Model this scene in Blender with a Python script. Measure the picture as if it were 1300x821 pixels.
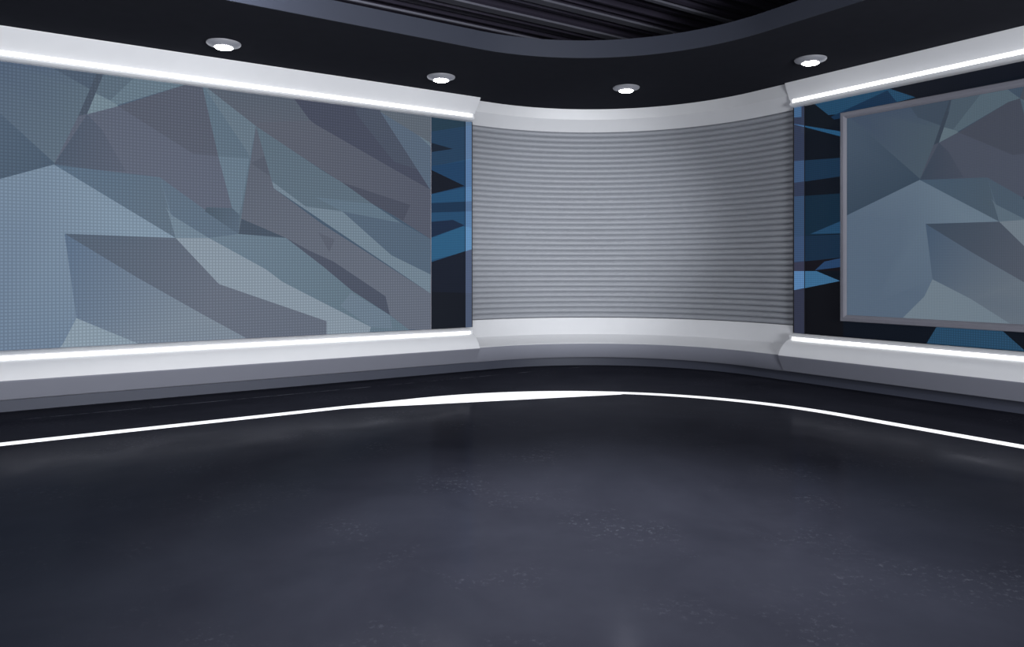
import bpy, bmesh, math, random
from mathutils import Vector, geometry

for o in list(bpy.data.objects):
    bpy.data.objects.remove(o)
scene = bpy.context.scene
COL = scene.collection

# ---------------------------------------------------------------- camera, world, lights, exposure
cam_data = bpy.data.cameras.new('camera')
cam = bpy.data.objects.new('camera', cam_data)
COL.objects.link(cam)
cam.location = (0, 0, 1.5)
cam.rotation_euler = (math.pi / 2, 0, 0)
cam_data.sensor_fit = 'HORIZONTAL'
cam_data.sensor_width = 36.0
cam_data.lens = 946.0 / 1300.0 * 36.0
cam_data.shift_y = -(410.5 - 342.0) / 1300.0
cam_data.clip_end = 200
scene.camera = cam

scene.view_settings.view_transform = 'Standard'
scene.view_settings.look = 'None'
scene.view_settings.gamma = 1.0
scene.view_settings.use_curve_mapping = False
scene.view_settings.exposure = 0.0

world = bpy.data.worlds.new('world')
scene.world = world
world.use_nodes = True
world.node_tree.nodes['Background'].inputs[0].default_value = (0.75, 0.80, 1.0, 1)
world.node_tree.nodes['Background'].inputs[1].default_value = 0.03


def area_light(name, loc, target, sx, sy, power, color=(1, 1, 1), spread=180):
    l = bpy.data.lights.new(name, 'AREA')
    l.shape = 'RECTANGLE'
    l.size, l.size_y = sx, sy
    l.energy = power
    l.color = color
    l.spread = math.radians(spread)
    o = bpy.data.objects.new(name, l)
    COL.objects.link(o)
    o.location = loc
    o.rotation_euler = (Vector(target) - Vector(loc)).to_track_quat('-Z', 'Y').to_euler()
    return o


# unseen soft lights beside and behind camera; left and fill added to brighten walls
area_light('unseen_key_light', (6.2, -0.4, 1.7), (-1.6, 9.0, 2.4), 2.8, 2.4, 700, (0.93, 0.96, 1.0))
area_light('added_left_light', (1.2, -1.6, 1.9), (-4.6, 8.2, 2.6), 1.4, 1.0, 105, (0.95, 0.97, 1.0), 75)
area_light('added_fill_light', (-3.0, -1.5, 1.7), (4.5, 9.0, 2.8), 1.6, 1.6, 165, (0.93, 0.94, 1.0))
def spot_light(name, loc, target, power, cone, radius=0.15, color=(0.93, 0.96, 1.0)):
    l = bpy.data.lights.new(name, 'SPOT')
    l.energy = power
    l.spot_size = math.radians(cone)
    l.spot_blend = 1.0
    l.shadow_soft_size = radius
    l.color = color
    o = bpy.data.objects.new(name, l)
    COL.objects.link(o)
    o.location = loc
    o.rotation_euler = (Vector(target) - Vector(loc)).to_track_quat('-Z', 'Y').to_euler()
    return o


# two unseen spotlights: one washes the ribbed wall, one added to brighten floor centre
spot_light('backdrop_spot', (2.0, 4.8, 2.3), (1.1, 11.4, 2.15), 1020, 40)
spot_light('added_floor_spot', (0.6, 4.4, 4.3), (0.5, 4.0, 0.0), 1450, 70, 0.3)
# unseen light added above the opening to brighten the slats
area_light('added_slat_light', (-2.8, 6.3, 4.36), (0.2, 8.6, 4.70), 0.6, 0.15, 36, (0.85, 0.9, 1.0))

# ---------------------------------------------------------------- plan of the set
# two straight walls square to each other, joined by a quarter-round back wall
DL = Vector((1410.0, 946.0)).normalized()          # along the left wall, away from the camera
NL = Vector((DL.y, -DL.x))                          # into the room
DR = Vector((-635.0, 946.0)).normalized()
NR = Vector((-DR.y, DR.x))
WALL_L, WALL_R, ROUND = 9.50, 8.72, 2.70


def lpt(u, D):
    p = DL * u - NL * D
    return (p.x, p.y)


def rpt(u, D):
    p = DR * u - NR * D
    return (p.x, p.y)


def fillet_path(Da, Db, R, ua=-6.0, ub=-4.0, n=72, straight=2):
    """plan curve: left line at distance Da, arc of radius R, right line at distance Db"""
    det = NL.x * NR.y - NL.y * NR.x
    cx = (-Da * NR.y + Db * NL.y) / det
    cy = (-Db * NL.x + Da * NR.x) / det
    corner = Vector((cx, cy))
    ul = corner.dot(DL) - R
    ur = corner.dot(DR) - R
    c = corner + (NL + NR) * R
    out = []
    for i in range(straight):
        u = ua + (ul - ua) * i / straight
        out.append((Vector(lpt(u, Da)), NL.copy()))
    a0 = math.atan2(-NL.y, -NL.x)
    a1 = math.atan2(-NR.y, -NR.x)
    for i in range(n + 1):
        a = a0 + (a1 - a0) * i / n
        d = Vector((math.cos(a), math.sin(a)))
        out.append((c + d * R, -d))
    for i in range(1, straight + 1):
        u = ur + (ub - ur) * i / straight
        out.append((Vector(rpt(u, Db)), NR.copy()))
    return out


def straight_path(side, u0, u1, D, n=1):
    f, nn = (lpt, NL) if side == 'L' else (rpt, NR)
    return [(Vector(f(u0 + (u1 - u0) * i / n, D)), nn.copy()) for i in range(n + 1)]


# ---------------------------------------------------------------- materials
def nodes_of(m):
    return m.node_tree.nodes, m.node_tree.links


def srgb(c):
    def f(v):
        v /= 255.0
        return v / 12.92 if v <= 0.04045 else ((v + 0.055) / 1.055) ** 2.4
    return tuple(f(v) for v in c)


def paint(name, col, rough=0.5, spec=0.5, metallic=0.0, noise=0.04, scale=6.0, coat=0.0):
    m = bpy.data.materials.new(name)
    m.use_nodes = True
    N, K = nodes_of(m)
    b = N['Principled BSDF']
    b.inputs['Roughness'].default_value = rough
    b.inputs['Specular IOR Level'].default_value = spec
    b.inputs['Metallic'].default_value = metallic
    b.inputs['Coat Weight'].default_value = coat
    tc = N.new('ShaderNodeTexCoord')
    nz = N.new('ShaderNodeTexNoise')
    nz.inputs['Scale'].default_value = scale
    nz.inputs['Detail'].default_value = 4
    K.new(tc.outputs['Object'], nz.inputs['Vector'])
    r = N.new('ShaderNodeMapRange')
    r.inputs['To Min'].default_value = 1 - noise
    r.inputs['To Max'].default_value = 1 + noise
    K.new(nz.outputs['Fac'], r.inputs['Value'])
    mx = N.new('ShaderNodeVectorMath')
    mx.operation = 'SCALE'
    mx.inputs[0].default_value = col
    K.new(r.outputs[0], mx.inputs['Scale'])
    K.new(mx.outputs[0], b.inputs['Base Color'])
    return m


def glow(name, col, strength):
    m = bpy.data.materials.new(name)
    m.use_nodes = True
    N, K = nodes_of(m)
    b = N['Principled BSDF']
    b.inputs['Base Color'].default_value = (0.8, 0.8, 0.8, 1)
    b.inputs['Emission Color'].default_value = (*col, 1)
    b.inputs['Emission Strength'].default_value = strength
    return m


def display_mat(name, gain, pitch, depth):
    """LED wall: the picture is the mesh's colour attribute, cut into diodes by a fine dark lattice"""
    m = bpy.data.materials.new(name)
    m.use_nodes = True
    N, K = nodes_of(m)
    b = N['Principled BSDF']
    b.inputs['Base Color'].default_value = (0.004, 0.0045, 0.006, 1)
    b.inputs['Roughness'].default_value = 0.5
    b.inputs['Specular IOR Level'].default_value = 0.10
    at = N.new('ShaderNodeAttribute')
    at.attribute_name = 'picture'
    uv = N.new('ShaderNodeUVMap')
    sp = N.new('ShaderNodeSeparateXYZ')
    K.new(uv.outputs[0], sp.inputs[0])

    def mth(op, a, bb=None, c=None):
        n = N.new('ShaderNodeMath')
        n.operation = op
        for i, v in enumerate((a, bb, c)):
            if v is None:
                continue
            if isinstance(v, (int, float)):
                n.inputs[i].default_value = v
            else:
                K.new(v, n.inputs[i])
        return n.outputs[0]
    ls = []
    for ax in (0, 1):
        c = mth('COSINE', mth('MULTIPLY', sp.outputs[ax], 2 * math.pi / pitch))
        ls.append(mth('POWER', mth('MULTIPLY_ADD', c, 0.5, 0.5), 2.5))
    lat = mth('MAXIMUM', ls[0], ls[1])
    k = mth('MULTIPLY', mth('MULTIPLY_ADD', lat, -depth, 1.0 + depth * 0.5), gain)
    mx = N.new('ShaderNodeVectorMath')
    mx.operation = 'SCALE'
    K.new(at.outputs['Color'], mx.inputs[0])
    K.new(k, mx.inputs['Scale'])
    K.new(mx.outputs[0], b.inputs['Emission Color'])
    b.inputs['Emission Strength'].default_value = 1.0
    return m


def floor_mat():
    m = bpy.data.materials.new('polished_dark_concrete')
    m.use_nodes = True
    N, K = nodes_of(m)
    b = N['Principled BSDF']
    tc = N.new('ShaderNodeTexCoord')

    def noise(scale, detail, sx=1, sy=1, rough=0.55, rot=0.0, dist=0.0):
        mp = N.new('ShaderNodeMapping')
        mp.inputs['Scale'].default_value = (sx, sy, 1)
        mp.inputs['Rotation'].default_value = (0, 0, rot)
        K.new(tc.outputs['Object'], mp.inputs[0])
        n = N.new('ShaderNodeTexNoise')
        n.inputs['Scale'].default_value = scale
        n.inputs['Detail'].default_value = detail
        n.inputs['Roughness'].default_value = rough
        n.inputs['Distortion'].default_value = dist
        K.new(mp.outputs[0], n.inputs['Vector'])
        return n.outputs['Fac']

    def ramp(v, a, c, lo=0.0, hi=1.0):
        r = N.new('ShaderNodeMapRange')
        r.inputs['From Min'].default_value = a
        r.inputs['From Max'].default_value = c
        r.inputs['To Min'].default_value = lo
        r.inputs['To Max'].default_value = hi
        K.new(v, r.inputs['Value'])
        return r.outputs[0]

    def mul(a, c, op='MULTIPLY'):
        n = N.new('ShaderNodeMath')
        n.operation = op
        for i, v in enumerate((a, c)):
            if isinstance(v, (int, float)):
                n.inputs[i].default_value = v
            else:
                K.new(v, n.inputs[i])
        return n.outputs[0]
    clouds = ramp(noise(0.9, 6, dist=0.6), 0.33, 0.68)
    fine = ramp(noise(5.0, 8, rough=0.7), 0.3, 0.7)
    mix = N.new('ShaderNodeMix')
    mix.data_type = 'RGBA'
    mix.inputs['A'].default_value = (0.016, 0.0168, 0.024, 1)
    mix.inputs['B'].default_value = (0.025, 0.026, 0.036, 1)
    K.new(mul(mul(clouds, 0.75), mul(fine, 0.25), 'ADD'), mix.inputs['Factor'])
    # worn pale scuffs in loose patches
    scuff = mul(ramp(noise(26, 5, rough=0.75), 0.54, 0.70), ramp(noise(1.3, 3), 0.52, 0.70))
    mix2 = N.new('ShaderNodeMix')
    mix2.data_type = 'RGBA'
    mix2.inputs['B'].default_value = (0.075, 0.078, 0.095, 1)
    K.new(mix.outputs['Result'], mix2.inputs['A'])
    K.new(mul(scuff, 0.9), mix2.inputs['Factor'])
    # a worn joint in the floor, parallel to the left wall
    dot = N.new('ShaderNodeVectorMath')
    dot.operation = 'DOT_PRODUCT'
    K.new(tc.outputs['Object'], dot.inputs[0])
    dot.inputs[1].default_value = (NL.x, NL.y, 0)
    dist = mul(mul(dot.outputs['Value'], 8.93, 'ADD'), 0, 'ADD')
    ab = N.new('ShaderNodeMath')
    ab.operation = 'ABSOLUTE'
    K.new(dist, ab.inputs[0])
    line = ramp(ab.outputs[0], 0.006, 0.020, 1.0, 0.0)
    joint = mul(line, ramp(noise(2.2, 5, rough=0.7), 0.44, 0.58))
    mix3 = N.new('ShaderNodeMix')
    mix3.data_type = 'RGBA'
    mix3.inputs['B'].default_value = (0.16, 0.165, 0.19, 1)
    K.new(mix2.outputs['Result'], mix3.inputs['A'])
    K.new(mul(joint, 0.8), mix3.inputs['Factor'])
    K.new(mix3.outputs['Result'], b.inputs['Base Color'])
    K.new(ramp(noise(2.0, 6, dist=0.4), 0.3, 0.7, 0.16, 0.26), b.inputs['Roughness'])
    b.inputs['Specular IOR Level'].default_value = 0.0
    gl = N.new('ShaderNodeBsdfGlossy')
    gl.inputs['Color'].default_value = (0.034, 0.035, 0.040, 1)
    K.new(ramp(noise(2.0, 6, dist=0.4), 0.3, 0.7, 0.10, 0.22), gl.inputs['Roughness'])
    ad = N.new('ShaderNodeAddShader')
    K.new(b.outputs[0], ad.inputs[0])
    K.new(gl.outputs[0], ad.inputs[1])
    K.new(ad.outputs[0], N['Material Output'].inputs['Surface'])
    bp = N.new('ShaderNodeBump')
    bp.inputs['Strength'].default_value = 0.02
    bp.inputs['Distance'].default_value = 0.01
    K.new(noise(9, 6), bp.inputs['Height'])
    K.new(bp.outputs[0], b.inputs['Normal'])
    K.new(bp.outputs[0], gl.inputs['Normal'])
    return m


M_white = paint('white_satin_paint', (0.80, 0.803, 0.825), 0.42, 0.4, noise=0.02)
M_bench = paint('white_satin_toned_down', (0.70, 0.703, 0.722), 0.42, 0.4, noise=0.02)  # white paint darkened in its colour to offset the spotlight on centre trims
M_grey = paint('grey_satin', (0.26, 0.267, 0.318), 0.5, 0.3, noise=0.03)  # plinth tone, darker and bluer than the mouldings
M_kick = paint('charcoal_kickboard', (0.062, 0.068, 0.096), 0.5, 0.3)
M_ribs = paint('grey_ribbed_cladding', (0.30, 0.312, 0.343), 0.5, 0.35, noise=0.03)
M_soffit = paint('black_blue_ceiling_paint', (0.028, 0.029, 0.036), 0.8, 0.0, noise=0.1)
M_fascia = paint('slate_fascia_paint', (0.036, 0.041, 0.060), 0.55, 0.3)
M_wall = paint('dark_wall_paint', (0.05, 0.052, 0.065), 0.7, 0.2)
M_slat = paint('black_violet_metal', (0.045, 0.040, 0.060), 0.30, 0.5, metallic=0.4)
M_frame = paint('brushed_grey_frame', (0.20, 0.20, 0.235), 0.6, 0.3)
M_house = paint('black_housing', (0.02, 0.02, 0.025), 0.5, 0.3)
M_trim = paint('satin_silver_trim', (0.42, 0.42, 0.46), 0.35, 0.5, metallic=0.3)
M_strip = glow('white_light_strip', (1.0, 1.0, 1.0), 2.6)
M_floorstrip = glow('white_floor_light', (0.98, 0.98, 1.0), 0.80)
M_lens = glow('downlight_lens', (1.0, 1.0, 1.0), 32.0)
M_disp_left = display_mat('display_picture_left', 1.0, 0.036, 0.36)
M_disp_right = display_mat('display_picture_right', 0.66, 0.026, 0.34)
M_disp_back = display_mat('backdrop_picture', 0.64, 0.026, 0.45)
M_floor = floor_mat()
M_streak = paint('pale_streak_slat', (0.22, 0.22, 0.27), 0.42, 0.5, metallic=0.6)  # reflected light streaks put into a paler slat colour


# ---------------------------------------------------------------- mesh helpers
def link_mesh(name, verts, faces, mat, parent=None, origin=None, smooth=False, auto=35):
    """one mesh object; verts in world metres; origin = where its own origin stands (world)"""
    if origin is None:
        if parent is not None:
            origin = parent['_o'] if '_o' in parent else parent.location
        else:
            xs = [v[0] for v in verts]; ys = [v[1] for v in verts]; zs = [v[2] for v in verts]
            origin = ((min(xs) + max(xs)) / 2, (min(ys) + max(ys)) / 2, min(zs))
    o0 = Vector(origin)
    me = bpy.data.meshes.new(name)
    me.from_pydata([tuple(Vector(v) - o0) for v in verts], [], faces)
    me.validate()
    bm = bmesh.new()
    bm.from_mesh(me)
    bmesh.ops.recalc_face_normals(bm, faces=bm.faces)
    bm.to_mesh(me)
    bm.free()
    if smooth:
        me.shade_smooth()
        me.set_sharp_from_angle(angle=math.radians(auto))
    me.materials.append(mat)
    o = bpy.data.objects.new(name, me)
    COL.objects.link(o)
    if parent is not None:
        o.parent = parent
        o.location = o0 - Vector(parent.location)
    else:
        o.location = o0
    return o


def tag(o, label=None, cat=None, group=None, kind=None):
    if label: o['label'] = label
    if cat: o['category'] = cat
    if group: o['group'] = group
    if kind: o['kind'] = kind
    return o


def thing(name, loc, label, cat, group=None):
    e = bpy.data.objects.new(name, None)
    COL.objects.link(e)
    e.location = loc
    e.empty_display_size = 0.2
    return tag(e, label, cat, group)


def sweep(path, prof, closed=True):
    """prof = [(inward offset, z)] carried along the plan path; capped ends when closed"""
    V, F = [], []
    n = len(prof)
    for p, nn in path:
        for d, z in prof:
            q = p + nn * d
            V.append((q.x, q.y, z))
    for i in range(len(path) - 1):
        for j in range(n if closed else n - 1):
            k = (j + 1) % n
            F.append((i * n + j, i * n + k, (i + 1) * n + k, (i + 1) * n + j))
    if closed:
        F.append(tuple(range(n)))
        F.append(tuple((len(path) - 1) * n + j for j in range(n))[::-1])
    return V, F


def slab(side, u0, u1, D0, D1, z0, z1):
    f = lpt if side == 'L' else rpt
    V = []
    for z in (z0, z1):
        for (u, D) in ((u0, D0), (u1, D0), (u1, D1), (u0, D1)):
            V.append((*f(u, D), z))
    return V, [(0, 1, 2, 3), (4, 5, 6, 7), (0, 1, 5, 4), (1, 2, 6, 5), (2, 3, 7, 6), (3, 0, 4, 7)]


def merge(*parts):
    V, F = [], []
    for v, f in parts:
        k = len(V)
        V += v
        F += [tuple(i + k for i in q) for q in f]
    return V, F


def lathe(c, prof, n=40):
    """rings around a vertical axis at c; prof = [(radius, z)]"""
    V, F = [], []
    for r, z in prof:
        for i in range(n):
            a = 2 * math.pi * i / n
            V.append((c[0] + r * math.cos(a), c[1] + r * math.sin(a), z))
    for j in range(len(prof) - 1):
        for i in range(n):
            k = (i + 1) % n
            F.append((j * n + i, j * n + k, (j + 1) * n + k, (j + 1) * n + i))
    return V, F


# ---------------------------------------------------------------- pictures on the LED walls
def clip_half(poly, a, b, keep_left):
    out = []
    ex, ey = b[0] - a[0], b[1] - a[1]

    def sd(p):
        s = ex * (p[1] - a[1]) - ey * (p[0] - a[0])
        return s if keep_left else -s
    for i in range(len(poly)):
        p, q = poly[i], poly[(i + 1) % len(poly)]
        sp, sq = sd(p), sd(q)
        if sp >= 0:
            out.append(p)
        if (sp > 0 and sq < 0) or (sp < 0 and sq > 0):
            t = sp / (sp - sq)
            out.append((p[0] + (q[0] - p[0]) * t, p[1] + (q[1] - p[1]) * t))
    return out


def area(poly):
    return 0.5 * sum(poly[i][0] * poly[(i + 1) % len(poly)][1] - poly[(i + 1) % len(poly)][0] * poly[i][1]
                     for i in range(len(poly)))


def partition(rect, layers):
    """overlapping flat polygons -> a seamless set of convex facets inside rect, top layer winning"""
    u0, u1, z0, z1 = rect
    first = [(u0, z0), (u1, z0), (u1, z1), (u0, z1)]
    pieces = [(first, 0)]
    for li, (c, pts, g) in enumerate(layers):
        tris = geometry.tessellate_polygon([[Vector((p[0], p[1], 0)) for p in pts]])
        for t in tris:
            tri = [pts[i] for i in t]
            if area(tri) < 0:
                tri = tri[::-1]
            if abs(area(tri)) < 1e-6:
                continue
            bx0 = min(p[0] for p in tri); bx1 = max(p[0] for p in tri)
            by0 = min(p[1] for p in tri); by1 = max(p[1] for p in tri)
            nxt = []
            for poly, k in pieces:
                if (max(p[0] for p in poly) <= bx0 or min(p[0] for p in poly) >= bx1 or
                        max(p[1] for p in poly) <= by0 or min(p[1] for p in poly) >= by1):
                    nxt.append((poly, k))
                    continue
                rest = poly
                outs = []
                for i in range(3):
                    a, b = tri[i], tri[(i + 1) % 3]
                    o = clip_half(rest, a, b, False)
                    if len(o) > 2 and abs(area(o)) > 1e-7:
                        outs.append((o, k))
                    rest = clip_half(rest, a, b, True)
                    if len(rest) < 3 or abs(area(rest)) < 1e-7:
                        rest = None
                        break
                if rest is None:
                    nxt.append((poly, k))
                else:
                    nxt += outs
                    nxt.append((rest, li))
            pieces = nxt
    return pieces


def picture_mesh(name, rect, layers, place, mat, parent):
    """place(u, z) -> world point"""
    pieces = partition(rect, layers)
    V, F, C, UV = [], [], [], []
    for poly, k in pieces:
        c, pts, g = layers[k]
        base = len(V)
        a = Vector(srgb(c))
        for p in poly:
            V.append(place(p[0], p[1]))
            col = a
            if g:
                c2, A, B = g
                ab = Vector(B) - Vector(A)
                t = max(0.0, min(1.0, (Vector(p) - Vector(A)).dot(ab) / ab.length_squared))
                col = a.lerp(Vector(srgb(c2)), t)
            C.append((*col, 1.0))
            UV.append(p)
        F.append(tuple(range(base, base + len(poly))))
    o0 = Vector(parent.location)
    me = bpy.data.meshes.new(name)
    me.from_pydata([tuple(Vector(v) - o0) for v in V], [], F)
    att = me.color_attributes.new('picture', 'FLOAT_COLOR', 'CORNER')
    uvl = me.uv_layers.new(name='UVMap')
    for lp in me.loops:
        att.data[lp.index].color = C[lp.vertex_index]
        uvl.data[lp.index].uv = UV[lp.vertex_index]
    me.materials.append(mat)
    o = bpy.data.objects.new(name, me)
    COL.objects.link(o)
    o.parent = parent
    return o


# the tables below are the facets the LED walls show: colour, outline in metres on the wall, optional blend
PICTURE = [
    ((80, 97, 117), [(-1.2, 0.2), (5.2, 0.2), (5.2, 4.1), (-1.2, 4.1)], ((66, 84, 103), [0.033, 3.527], [0.317, 2.713])),
    ((76, 92, 114), [(-1.182, 4.212), (0.401, 2.643), (0.379, 2.643), (0.61, 3.202), (0.882, 3.719), (0.2, 4.1), (-0.9, 4.1)], ((86, 103, 118), [0.033, 3.359], [0.613, 3.174])),
    ((72, 87, 105), [(0.346, 3.704), (0.743, 3.498), (0.859, 3.713), (0.95, 4.1), (0.1, 4.1)], None),
    ((102, 121, 143), [(-0.976, 2.113), (0.379, 2.643), (1.604, 1.872), (0.478, 1.893), (0.591, 0.963), (0.456, 0.672), (0.0, 0.2), (-1.2, 0.2), (-1.2, 1.9)], ((122, 142, 160), [0.033, 1.601], [1.161, 2.015])),
    ((66, 78, 94), [(0.834, 3.709), (0.859, 3.713), (0.777, 3.471), (0.693, 3.227), (0.61, 3.202), (0.86, 3.9), (0.89, 3.9)], None),
    ((97, 116, 130), [(0.859, 3.713), (0.693, 3.227), (1.733, 3.708), (1.895, 3.734), (1.748, 3.88), (1.6, 4.1), (0.93, 4.1)], None),
    ((86, 103, 118), [(0.859, 3.713), (0.777, 3.471), (0.922, 3.413), (1.5, 4.1), (0.93, 4.1)], None),
    ((110, 129, 141), [(0.777, 3.471), (0.969, 3.384), (1.001, 3.354), (0.693, 3.227)], None),
    ((84, 92, 109), [(0.379, 2.643), (0.61, 3.202), (0.693, 3.227), (1.001, 3.354), (1.796, 2.884), (2.083, 2.88), (2.323, 1.938), (1.434, 2.577)], ((87, 94, 111), [0.464, 2.725], [1.409, 2.896])),
    ((68, 81, 99), [(0.379, 2.643), (0.693, 3.227), (0.843, 3.067), (1.081, 2.615), (0.843, 2.616)], ((80, 88, 105), [0.464, 2.725], [1.001, 2.77])),
    ((80, 86, 101), [(1.001, 3.354), (1.733, 3.708), (1.895, 3.734), (2.083, 2.88), (1.796, 2.884)], None),
    ((80, 101, 122), [(0.379, 2.643), (0.804, 2.614), (1.434, 2.577), (1.497, 2.322), (1.604, 1.872)], ((87, 104, 120), [0.613, 2.607], [1.493, 2.073])),
    ((95, 114, 132), [(1.434, 2.577), (2.323, 1.938), (2.907, 1.905), (3.394, 1.065), (2.864, 1.343), (2.659, 1.5), (1.974, 1.881), (1.604, 1.872), (1.497, 2.322)], None),
    ((86, 104, 122), [(1.434, 2.577), (2.323, 1.938), (2.295, 1.791), (1.974, 1.881), (1.561, 2.14)], None),
    ((106, 125, 141), [(1.493, 2.239), (1.561, 2.14), (1.974, 1.881), (1.604, 1.872), (1.527, 2.157)], None),
    ((89, 108, 124), [(1.895, 3.734), (2.533, 3.292), (2.323, 1.938), (2.083, 2.88)], ((86, 103, 118), [1.974, 3.613], [2.295, 2.102])),
    ((97, 114, 128), [(1.895, 3.734), (2.533, 3.292), (2.452, 2.882), (2.437, 2.949)], None),
    ((97, 116, 132), [(2.083, 2.88), (2.452, 2.882), (2.371, 2.349), (2.333, 2.181), (2.246, 2.255)], None),
    ((68, 84, 99), [(1.947, 2.251), (2.246, 2.255), (2.333, 2.171), (2.323, 1.938), (1.929, 2.202)], ((80, 97, 115), [1.974, 2.204], [2.323, 2.006])),
    ((82, 91, 104), [(1.895, 3.734), (2.533, 3.292), (3.288, 2.859), (4.976, 1.94), (5.2, 2.3), (5.2, 4.1), (2.0, 4.1)], ((90, 94, 107), [2.877, 3.53], [2.877, 3.128])),
    ((86, 91, 104), [(2.581, 3.343), (3.225, 3.438), (3.288, 3.399), (4.433, 2.882), (4.974, 2.644), (4.976, 1.94), (3.288, 2.859), (2.533, 3.292)], ((80, 85, 100), [2.978, 3.138], [4.773, 2.527])),
    ((66, 71, 88), [(3.009, 3.698), (3.215, 3.448), (3.288, 3.399), (4.433, 2.882), (4.976, 2.645), (4.208, 3.667), (4.2, 4.1), (2.7, 4.1)], None),
    ((70, 78, 94), [(3.865, 3.595), (4.173, 3.252), (4.409, 3.001), (4.773, 2.918), (4.208, 3.667), (4.1, 4.1), (3.7, 4.1)], None),
    ((84, 99, 117), [(4.208, 3.667), (4.976, 3.317), (5.2, 3.1), (5.2, 2.6), (4.976, 2.645)], None),
    ((99, 116, 130), [(4.208, 3.667), (4.976, 3.317), (5.2, 3.1), (4.798, 3.446), (4.773, 3.41)], None),
    ((90, 99, 110), [(4.208, 3.667), (4.976, 3.317), (5.2, 3.1), (5.2, 4.1), (4.2, 4.1)], None),
    ((70, 75, 90), [(3.643, 2.666), (4.662, 2.41), (4.553, 2.184), (4.092, 2.394)], None),
    ((88, 105, 119), [(2.533, 3.292), (2.958, 3.048), (3.394, 2.794), (3.643, 2.67), (4.092, 2.394), (4.524, 2.15), (4.976, 1.94), (5.2, 2.0), (5.2, 1.0), (4.976, 1.161), (2.754, 2.528)], None),
    ((110, 127, 141), [(2.728, 2.616), (3.163, 2.318), (3.661, 2.274), (4.373, 1.697), (4.976, 1.432), (5.2, 1.1), (5.2, 0.9), (4.976, 1.161), (2.754, 2.528)], None),
    ((80, 97, 115), [(3.661, 2.274), (4.517, 2.15), (4.976, 1.94), (5.2, 2.0), (5.2, 1.2), (4.976, 1.432), (4.373, 1.697)], None),
    ((93, 112, 128), [(3.661, 2.274), (3.288, 2.447), (4.092, 2.394), (4.517, 2.15)], None),
    ((86, 93, 107), [(2.533, 3.292), (2.754, 2.528), (3.394, 2.09), (3.966, 1.759), (4.976, 1.161), (5.2, 1.1), (5.2, 0.2), (4.974, 0.642), (4.638, 0.657), (4.349, 0.87), (3.798, 1.214), (3.394, 1.541), (2.907, 1.905), (2.323, 1.938)], ((97, 104, 118), [2.581, 2.903], [3.944, 1.201])),
    ((79, 86, 100), [(2.47, 2.825), (2.639, 2.927), (2.708, 2.674)], None),
    ((63, 76, 92), [(2.357, 2.128), (2.907, 1.905), (2.323, 1.938)], None),
    ((71, 78, 94), [(2.907, 1.905), (3.199, 1.752), (3.541, 1.604), (4.284, 1.13), (4.349, 0.87), (3.798, 1.214), (3.394, 1.541)], None),
    ((85, 91, 105), [(3.331, 1.985), (3.556, 1.897), (3.48, 1.729)], None),
    ((99, 118, 134), [(2.907, 1.905), (3.394, 1.541), (3.798, 1.214), (4.349, 0.867), (4.638, 0.657), (4.9, 0.2), (3.3, 0.2), (3.443, 0.82), (2.659, 1.5), (1.974, 1.881), (2.323, 1.938)], ((95, 114, 128), [2.295, 1.811], [3.72, 1.31])),
    ((130, 144, 157), [(1.604, 1.872), (1.974, 1.881), (2.659, 1.5), (2.864, 1.343), (3.394, 1.065), (4.069, 0.715), (3.9, 0.2), (3.3, 0.2), (3.443, 0.648), (3.443, 0.82), (2.092, 1.323)], None),
    ((103, 120, 136), [(3.786, 1.193), (4.349, 0.867), (4.385, 0.68), (4.069, 0.715), (3.632, 1.017)], None),
    ((72, 87, 105), [(0.478, 1.893), (1.604, 1.872), (2.092, 1.323), (3.443, 0.82), (3.443, 0.648), (3.3, 0.2), (2.9, 0.2), (2.38, 0.671), (1.929, 0.945), (1.194, 1.409)], ((95, 103, 118), [0.689, 1.824], [2.019, 1.233])),
    ((82, 103, 128), [(0.478, 1.893), (1.194, 1.409), (1.929, 0.945), (2.38, 0.671), (3.0, 0.2), (1.9, 0.2), (1.186, 0.658), (0.591, 0.963)], ((118, 131, 145), [0.538, 1.604], [1.665, 0.865])),
    ((131, 148, 162), [(0.591, 0.963), (1.186, 0.658), (1.9, 0.2), (0.0, 0.2), (0.456, 0.672)], None),
]
BACKDROP_LEFT = [
    ((42, 88, 128), [(-2.2, 0.55), (5.75, 0.55), (5.75, 3.9), (-2.2, 3.9)], None),
    ((44, 76, 108), [(4.929, 3.785), (5.787, 3.887), (5.787, 3.178), (4.929, 2.959)], None),
    ((44, 72, 92), [(4.929, 3.785), (5.787, 3.887), (5.787, 3.674), (4.929, 3.468)], None),
    ((27, 40, 58), [(4.929, 3.344), (5.382, 3.272), (4.929, 3.174)], None),
    ((36, 76, 116), [(4.929, 2.971), (5.698, 3.135), (5.787, 3.143), (5.787, 2.445), (4.929, 2.405)], None),
    ((18, 25, 40), [(4.929, 2.971), (5.582, 2.74), (4.929, 2.563)], None),
    ((42, 92, 134), [(4.929, 2.563), (5.582, 2.717), (5.787, 2.753), (5.787, 2.516), (4.929, 2.416)], None),
    ((28, 60, 92), [(4.929, 2.45), (5.787, 2.528), (5.787, 2.375), (4.929, 2.314)], None),
    ((28, 48, 78), [(4.929, 2.179), (5.382, 2.229), (5.582, 2.155), (4.929, 1.93)], None),
    ((50, 108, 150), [(4.929, 1.919), (5.555, 2.142), (5.787, 2.103), (5.787, 1.807), (4.929, 1.613)], None),
    ((22, 30, 48), [(4.929, 1.579), (5.787, 1.831), (5.787, 0.46), (4.929, 0.505)], None),
    ((18, 24, 36), [(4.929, 1.183), (5.787, 1.145), (5.787, 0.46), (4.929, 0.505)], None),
]
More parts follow.
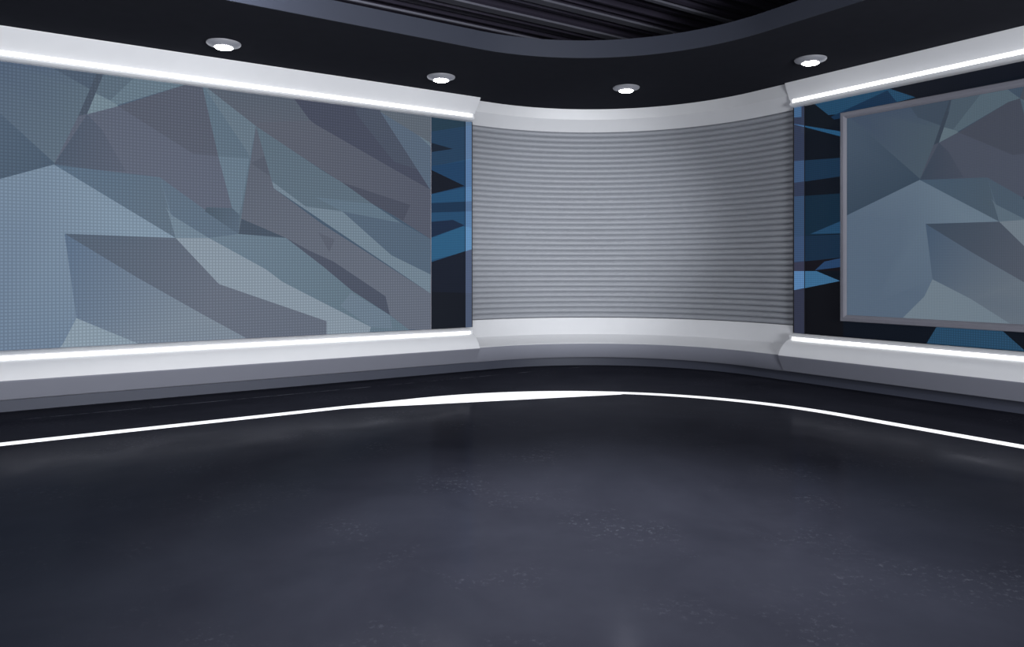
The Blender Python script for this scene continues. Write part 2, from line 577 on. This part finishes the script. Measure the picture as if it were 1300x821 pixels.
BACKDROP_RIGHT = [
    ((12, 20, 32), [(6.5, 0.55), (0.6, 0.55), (0.6, 3.9), (6.5, 3.9)], None),
    ((40, 84, 118), [(6.321, 3.567), (6.321, 3.89), (4.671, 3.802), (4.607, 3.529), (4.86, 3.511), (5.577, 3.493)], None),
    ((24, 56, 88), [(5.914, 3.436), (4.976, 3.676), (4.86, 3.511), (5.577, 3.442)], None),
    ((24, 50, 80), [(4.671, 3.802), (3.298, 3.788), (3.298, 3.667), (4.607, 3.529)], None),
    ((15, 20, 32), [(4.947, 3.69), (4.579, 3.496), (3.298, 3.561), (3.298, 3.707)], None),
    ((16, 24, 34), [(6.15, 3.857), (5.599, 3.365), (6.15, 3.326)], None),
    ((44, 98, 140), [(6.321, 3.492), (5.523, 3.252), (5.523, 3.181)], None),
    ((28, 58, 86), [(6.321, 2.975), (5.523, 2.93), (5.523, 2.698), (6.321, 2.674)], None),
    ((20, 48, 70), [(6.321, 2.491), (5.523, 2.476), (5.523, 1.963), (6.321, 1.952)], None),
    ((42, 84, 120), [(6.031, 1.973), (5.523, 2.144), (5.523, 1.963)], None),
    ((26, 52, 78), [(6.321, 1.952), (5.523, 1.953), (5.523, 1.651), (6.321, 1.597)], None),
    ((22, 20, 28), [(6.321, 1.586), (5.523, 1.661), (5.523, 1.48), (6.321, 1.478)], None),
    ((46, 78, 120), [(5.961, 1.49), (5.822, 1.603), (5.523, 1.661), (5.523, 1.54)], None),
    ((70, 124, 168), [(6.321, 1.478), (5.937, 1.479), (5.599, 1.353), (6.321, 1.209)], None),
    ((13, 14, 20), [(6.321, 1.209), (5.599, 1.353), (5.555, 0.914), (5.555, 0.208), (6.321, 0.122)], None),
    ((46, 86, 118), [(4.534, 0.598), (4.382, 0.865), (3.725, 0.855), (3.478, 0.631), (3.478, 0.441)], None),
]

# ---------------------------------------------------------------- structure: floor, walls, ceiling
V, F = slab('L', -9.0, 9.6, -4.5, 10.6, -0.2, 0.0)
tag(link_mesh('floor', V, F, M_floor, origin=(0, 0, 0)), kind='structure')

base = fillet_path(WALL_L, WALL_R, ROUND)
V, F = slab('L', -6.0, 5.40, 9.65, 9.85, 0.0, 4.6)
tag(link_mesh('wall_left', V, F, M_wall), kind='structure')
V, F = slab('R', -4.0, 5.95, 8.93, 9.13, 0.0, 4.6)
tag(link_mesh('wall_right', V, F, M_wall), kind='structure')

# curved back wall: rounded horizontal ribs, 85 mm apart
ribs = []
z0, z1, pitch = 0.735, 3.685, 2.95 / 36
nz = int(round((z1 - z0) / pitch))
for i in range(nz):
    for t, d in ((0.0, -0.186), (0.08, -0.165), (0.22, -0.152), (0.38, -0.146), (0.52, -0.147), (0.68, -0.155), (0.82, -0.167), (0.93, -0.179)):
        ribs.append((d, z0 + (i + t) * pitch))
ribs.append((-0.176, z1))
prof = [(-0.34, z0 - 0.3), (-0.17, z0 - 0.3)] + ribs + [(-0.17, 4.0), (-0.34, 4.0)]
mid = fillet_path(WALL_L, WALL_R, ROUND, ua=5.42, ub=5.97, n=110, straight=1)
V, F = sweep(mid, prof)
tag(link_mesh('wall_back', V, F, M_ribs, smooth=True, auto=50), kind='structure')

# kickboard running round the whole set, and the grey plinth board above it
V, F = sweep(base, [(-0.10, 0.0), (0.0, 0.0), (0.0, 0.14), (-0.10, 0.14)])
tag(link_mesh('baseboard_back', V, F, M_kick, smooth=True), kind='structure')
cen = fillet_path(WALL_L, WALL_R, ROUND, ua=5.55, ub=6.20, n=96, straight=1)
V, F = sweep(cen, [(-0.10, 0.14), (0.13, 0.14), (0.15, 0.16), (0.212, 0.350), (0.210, 0.360), (-0.10, 0.360)])
tag(link_mesh('trim_1', V, F, M_grey, smooth=True), kind='structure')
V, F = sweep(cen, [(-0.165, 0.3602), (0.214, 0.3602), (0.214, 0.368), (0.14, 0.395), (0.02, 0.442), (-0.045, 0.485),
                   (-0.048, 0.497), (-0.150, 0.735), (-0.165, 0.735)])
tag(link_mesh('trim_2', V, F, M_bench, smooth=True, auto=20), kind='structure')
# cornice over the ribbed wall
V, F = sweep(cen, [(-0.165, 3.9995), (-0.165, 3.682), (-0.150, 3.679), (0.028, 3.840), (0.032, 3.844), (0.062, 3.9995)])
tag(link_mesh('trim_3', V, F, M_bench, smooth=True, auto=20), kind='structure')

# black soffit with its big rounded opening
outer = fillet_path(10.1, 9.3, 2.9, ua=-9.0, ub=-8.0)
inner = fillet_path(7.23, 6.58, 2.2, ua=-9.0, ub=-8.0)
V, F = [], []
for (a, _), (b, _) in zip(outer, inner):
    V += [(a.x, a.y, 4.0), (b.x, b.y, 4.0), (b.x, b.y, 4.2), (a.x, a.y, 4.2)]
n = len(outer)
for i in range(n - 1):
    for j in range(4):
        k = (j + 1) % 4
        F.append((4 * i + j, 4 * i + k, 4 * i + 4 + k, 4 * i + 4 + j))
F += [(0, 1, 2, 3), (4 * n - 4, 4 * n - 3, 4 * n - 2, 4 * n - 1)]
tag(link_mesh('ceiling', V, F, M_soffit, smooth=True), kind='structure')
# slate fascia lining the opening
V, F = sweep(inner, [(-0.002, 4.0), (0.012, 4.0), (0.012, 4.205), (-0.03, 4.205), (-0.03, 4.2005), (-0.002, 4.2005)])
tag(link_mesh('trim_4', V, F, M_fascia, smooth=True), kind='structure')

# slatted upper ceiling: slats parallel to the left wall, uneven in width and drop
random.seed(5)
parts = [slab('L', -9.0, 9.6, -4.0, 10.2, 4.72, 4.80)]
D = -3.9
while D < 10.0:
    w = random.choice((0.03, 0.045, 0.06, 0.09, 0.13, 0.18))
    dz = random.uniform(0.04, 0.13)
    V, F = [], []
    ring = [(D, 4.72), (D, 4.72 - dz * 0.8), (D + w * 0.2, 4.72 - dz), (D + w * 0.8, 4.72 - dz), (D + w, 4.72 - dz * 0.8), (D + w, 4.72)]
    for u in (-9.0, 9.6):
        for d, z in ring:
            V.append((*lpt(u, d), z))
    for j in range(6):
        k = (j + 1) % 6
        F.append((j, k, 6 + k, 6 + j))
    F += [tuple(range(6)), tuple(range(6, 12))]
    parts.append((V, F))
    D += w + random.choice((0.02, 0.04, 0.07, 0.12, 0.16))
V, F = merge(*parts)
tag(link_mesh('ceiling_upper', V, F, M_slat), kind='structure')
parts = []  # paler slats stand in for streaks of reflected light on the ceiling
for D, w in ((8.12, 0.03), (7.50, 0.13), (6.94, 0.12), (6.2, 0.06)):
    parts.append(slab('L', -9.0, 9.6, D - w / 2, D + w / 2, 4.575, 4.60))
V, F = merge(*parts)
tag(link_mesh('trim_5', V, F, M_streak), kind='structure')


# ---------------------------------------------------------------- ledges and cornices along the two straight walls
def ledge(side, u0, u1, W, low, led, name_label):
    """W = distance of the wall foot; low = how far the nose stands out; led = distance of the light line"""
    f = lpt if side == 'L' else rpt
    mu = (u0 + u1) / 2
    loc = Vector((*f(mu, W), 0.14))
    t = thing('wall_ledge', loc, name_label, 'ledge')
    path = straight_path(side, u0, u1, 0.0)
    nose, back = -(W - low), -(W + 0.06)
    V, F = sweep(path, [(back, 0.141), (-(W - 0.13), 0.141), (-(W - 0.15), 0.15), (nose - 0.004, 0.345), (nose, 0.3595), (back, 0.3595)])
    link_mesh('plinth', V, F, M_grey, t)
    l0 = -led
    V, F = sweep(path, [(back, 0.36), (nose, 0.36), (nose - 0.004, 0.372), (l0 + (nose - l0) * 0.82, 0.435), (l0 + (nose - l0) * 0.55, 0.497),
                        (l0 + (nose - l0) * 0.25, 0.538), (l0 + 0.006, 0.556), (l0 - 0.012, 0.557), (l0 - 0.012, 0.594), (l0 + 0.004, 0.595),
                        (l0, 0.610), (l0 - 0.03, 0.630), (l0 - 0.075, 0.640), (back, 0.640)])
    link_mesh('top_molding', V, F, M_white, t, smooth=True, auto=30)
    s = 1 if u1 > u0 else -1
    V, F = sweep(straight_path(side, u0 + s * 0.0, u1 - s * 0.045, 0.0),
                 [(l0 - 0.012, 0.5575), (l0 + 0.001, 0.5575), (l0 + 0.004, 0.575), (l0 + 0.001, 0.5935), (l0 - 0.012, 0.5935)])
    link_mesh('light_strip', V, F, M_strip, t)
    return t


def cornice(side, u0, u1, W, top, led, name_label):
    f = lpt if side == 'L' else rpt
    mu = (u0 + u1) / 2
    loc = Vector((*f(mu, W), 3.69))
    t = thing('light_cornice', loc, name_label, 'cornice')
    path = straight_path(side, u0, u1, 0.0)
    tp, l0, back = -(top), -led, -(W + 0.06)
    V, F = sweep(path, [(back, 3.9995), (tp, 3.9995), (tp, 3.985), (l0 + 0.012, 3.792), (l0 + 0.002, 3.784), (l0 - 0.012, 3.783),
                        (l0 - 0.012, 3.738), (l0 + 0.004, 3.737), (l0 + 0.002, 3.718), (l0 - 0.018, 3.702), (l0 - 0.06, 3.694), (back, 3.692)])
    link_mesh('molding', V, F, M_white, t, smooth=True, auto=30)
    V, F = sweep(straight_path(side, u0, u1 - 0.045, 0.0),
                 [(l0 - 0.012, 3.7385), (l0 + 0.001, 3.7385), (l0 + 0.004, 3.760), (l0 + 0.001, 3.7825), (l0 - 0.012, 3.7825)])
    link_mesh('light_strip', V, F, M_strip, t)
    return t


ledge('L', -6.0, 5.625, 9.50, 0.28, 9.42, 'long white ledge with a glowing line under the wide left screen')
ledge('R', -4.0, 6.26, 8.72, 0.25, 8.70, 'white ledge with a glowing line under the framed screen on the right wall')
cornice('L', -6.0, 5.655, 9.50, 9.25, 9.42, 'long white cornice with a glowing line above the wide left screen')
cornice('R', -4.0, 6.262, 8.78, 8.615, 8.715, 'white cornice with a glowing line above the framed screen on the right wall')

# ---------------------------------------------------------------- LED walls
# left: dark blue backdrop, the wide picture wall in front of it
t = thing('backdrop_screen', Vector((*lpt(2.0, 9.61), 0.641)), 'dark blue LED backdrop with a pale glassy edge, behind the wide left screen', 'screen')
V, F = slab('L', -2.2, 5.718, 9.582, 9.64, 0.641, 3.70)
link_mesh('housing', V, F, M_house, t)
picture_mesh('display', (-2.2, 5.700, 0.641, 3.70), BACKDROP_LEFT, lambda u, z: (*lpt(u, 9.580), z), M_disp_back, t)
V, F = slab('L', 5.583, 5.702, 9.562, 9.578, 0.641, 3.70)
tag(link_mesh('edge_panel', V, F, M_house, t), 'paler blue vertical edge strip')


def paler(layers, k, add):
    return [(tuple(c[i] * k + add[i] for i in range(3)), pts, g) for c, pts, g in layers]


picture_mesh('edge_display', (5.584, 5.690, 0.641, 3.70), paler(BACKDROP_LEFT, 0.75, (78, 88, 108)), lambda u, z: (*lpt(u, 9.560), z), M_disp_back, t)

t = thing('led_screen', Vector((*lpt(2.0, 9.54), 0.641)), 'wide LED screen of pale blue and grey facets filling the left wall', 'screen')
V, F = slab('L', -0.955, 4.996, 9.522, 9.558, 0.641, 3.70)
link_mesh('housing', V, F, M_frame, t)
picture_mesh('display', (-0.945, 4.984, 0.645, 3.70), PICTURE, lambda u, z: (*lpt(u, 9.520), z), M_disp_left, t)

# right: dark backdrop with the framed screen hung on it
t = thing('backdrop_screen', Vector((*rpt(3.5, 8.89), 0.641)), 'near-black LED backdrop with blue shards, behind the framed right screen', 'screen')
V, F = slab('R', 6.285, 0.6, 8.837, 8.849, 0.641, 3.70)
link_mesh('housing', V, F, M_house, t)
picture_mesh('display', (0.6, 6.280, 0.641, 3.70), BACKDROP_RIGHT, lambda u, z: (*rpt(u, 8.835), z), M_disp_back, t)
V, F = slab('R', 6.282, 6.106, 8.817, 8.832, 0.641, 3.70)
tag(link_mesh('edge_panel', V, F, M_house, t), 'paler blue vertical edge strip')
picture_mesh('edge_display', (6.107, 6.262, 0.641, 3.70), paler(BACKDROP_RIGHT, 0.8, (50, 54, 72)), lambda u, z: (*rpt(u, 8.815), z), M_disp_back, t)

t = thing('framed_screen', Vector((*rpt(3.4, 8.79), 0.845)), 'grey-framed LED screen of blue-grey facets hung on the right wall', 'screen')
FU0, FU1, FZ0, FZ1, FW = 5.545, 1.31, 0.845, 3.49, 0.082


def rect_at(i, d):
    return [(*rpt(FU0 - i, d), FZ0 + i), (*rpt(FU1 + i, d), FZ0 + i), (*rpt(FU1 + i, d), FZ1 - i), (*rpt(FU0 - i, d), FZ1 - i)]


rings = [rect_at(0.0, 8.834), rect_at(0.0, 8.752), rect_at(0.008, 8.742), rect_at(0.045, 8.738), rect_at(0.062, 8.748), rect_at(FW, 8.772), rect_at(FW, 8.834)]
V = [p for r in rings for p in r]
F = []
for j in range(len(rings)):
    jj = (j + 1) % len(rings)
    for i in range(4):
        k = (i + 1) % 4
        F.append((4 * j + i, 4 * j + k, 4 * jj + k, 4 * jj + i))
link_mesh('frame', V, F, M_frame, t)
V, F = slab('R', FU0 - FW, FU1 + FW, 8.770, 8.834, FZ0 + FW, FZ1 - FW)
link_mesh('housing', V, F, M_house, t)


def place_right(u, z):                      # the same picture as the left wall shows, at 0.687 of its size
    return (*rpt(4.813 - 0.6852 * u, 8.768), 0.7264 + 0.687 * z)


picture_mesh('display', ((4.813 - (FU0 - FW)) / 0.6852, (4.813 - (FU1 + FW)) / 0.6852, (FZ0 + FW - 0.7264) / 0.687, (FZ1 - FW - 0.7264) / 0.687),
             PICTURE, place_right, M_disp_right, t)

# ---------------------------------------------------------------- ceiling downlights
SPOTS = [(-3.183, 8.228, 'ceiling downlight nearest the left edge, above the wide left screen'),
         (-0.919, 9.655, 'ceiling downlight above the far end of the wide left screen'),
         (1.567, 10.226, 'ceiling downlight above the curved ribbed wall'),
         (3.546, 8.851, 'ceiling downlight above the end of the right wall cornice')]


def make_downlight(x, y, label):
    t = thing('downlight', Vector((x, y, 3.9995)), label, 'ceiling light', 'round downlights in the black ceiling')
    c = (x, y)
    V, F = lathe(c, [(0.182, 3.9995), (0.182, 3.988), (0.174, 3.978), (0.136, 3.964), (0.110, 3.953), (0.096, 3.950), (0.096, 3.9995)], 48)
    link_mesh('trim_ring', V, F, M_trim, t, smooth=True)
    V, F = lathe(c, [(0.095, 3.975), (0.095, 3.946), (0.086, 3.939), (0.060, 3.934), (0.035, 3.931), (0.004, 3.930)], 48)
    F.append(tuple(range(5 * 48, 6 * 48)))
    link_mesh('lens', V, F, M_lens, t, smooth=True)
    l = bpy.data.lights.new('bulb', 'SPOT')
    l.energy = 35
    l.spot_size = math.radians(120)
    l.spot_blend = 1.0
    l.shadow_soft_size = 0.1
    lo = bpy.data.objects.new('bulb', l)
    COL.objects.link(lo)
    lo.parent = t
    lo.location = (0, 0, -0.09)
    return t


for x, y, lab in SPOTS:
    make_downlight(x, y, lab)

# ---------------------------------------------------------------- light line set flush in the floor
line = fillet_path(7.82, 7.17, 3.35, ua=-6.0, ub=-4.0, n=120, straight=12)
V, F = [], []
for p, nn in line:
    q = p + nn * 0.135
    # between these two points the inner edge is a straight chord, so the line swells in the middle
    if -1.75 < q.x < 1.34:
        yc = 8.055 + (q.x + 1.73) * (8.955 - 8.055) / 3.05
        if yc < q.y:
            q = Vector((q.x, yc))
    for z in (0.003, -0.05):
        V.append((p.x, p.y, z))
        V.append((q.x, q.y, z))
for i in range(len(line) - 1):
    a, b = 4 * i, 4 * i + 4
    F += [(a, a + 1, b + 1, b), (a + 2, a + 3, b + 3, b + 2), (a, a + 2, b + 2, b), (a + 1, a + 3, b + 3, b + 1)]
F += [(0, 1, 3, 2), (4 * len(line) - 4, 4 * len(line) - 3, 4 * len(line) - 1, 4 * len(line) - 2)]
o = link_mesh('floor_light_strip', V, F, M_floorstrip)
tag(o, 'thin white glowing line curving across the dark floor', 'light strip')
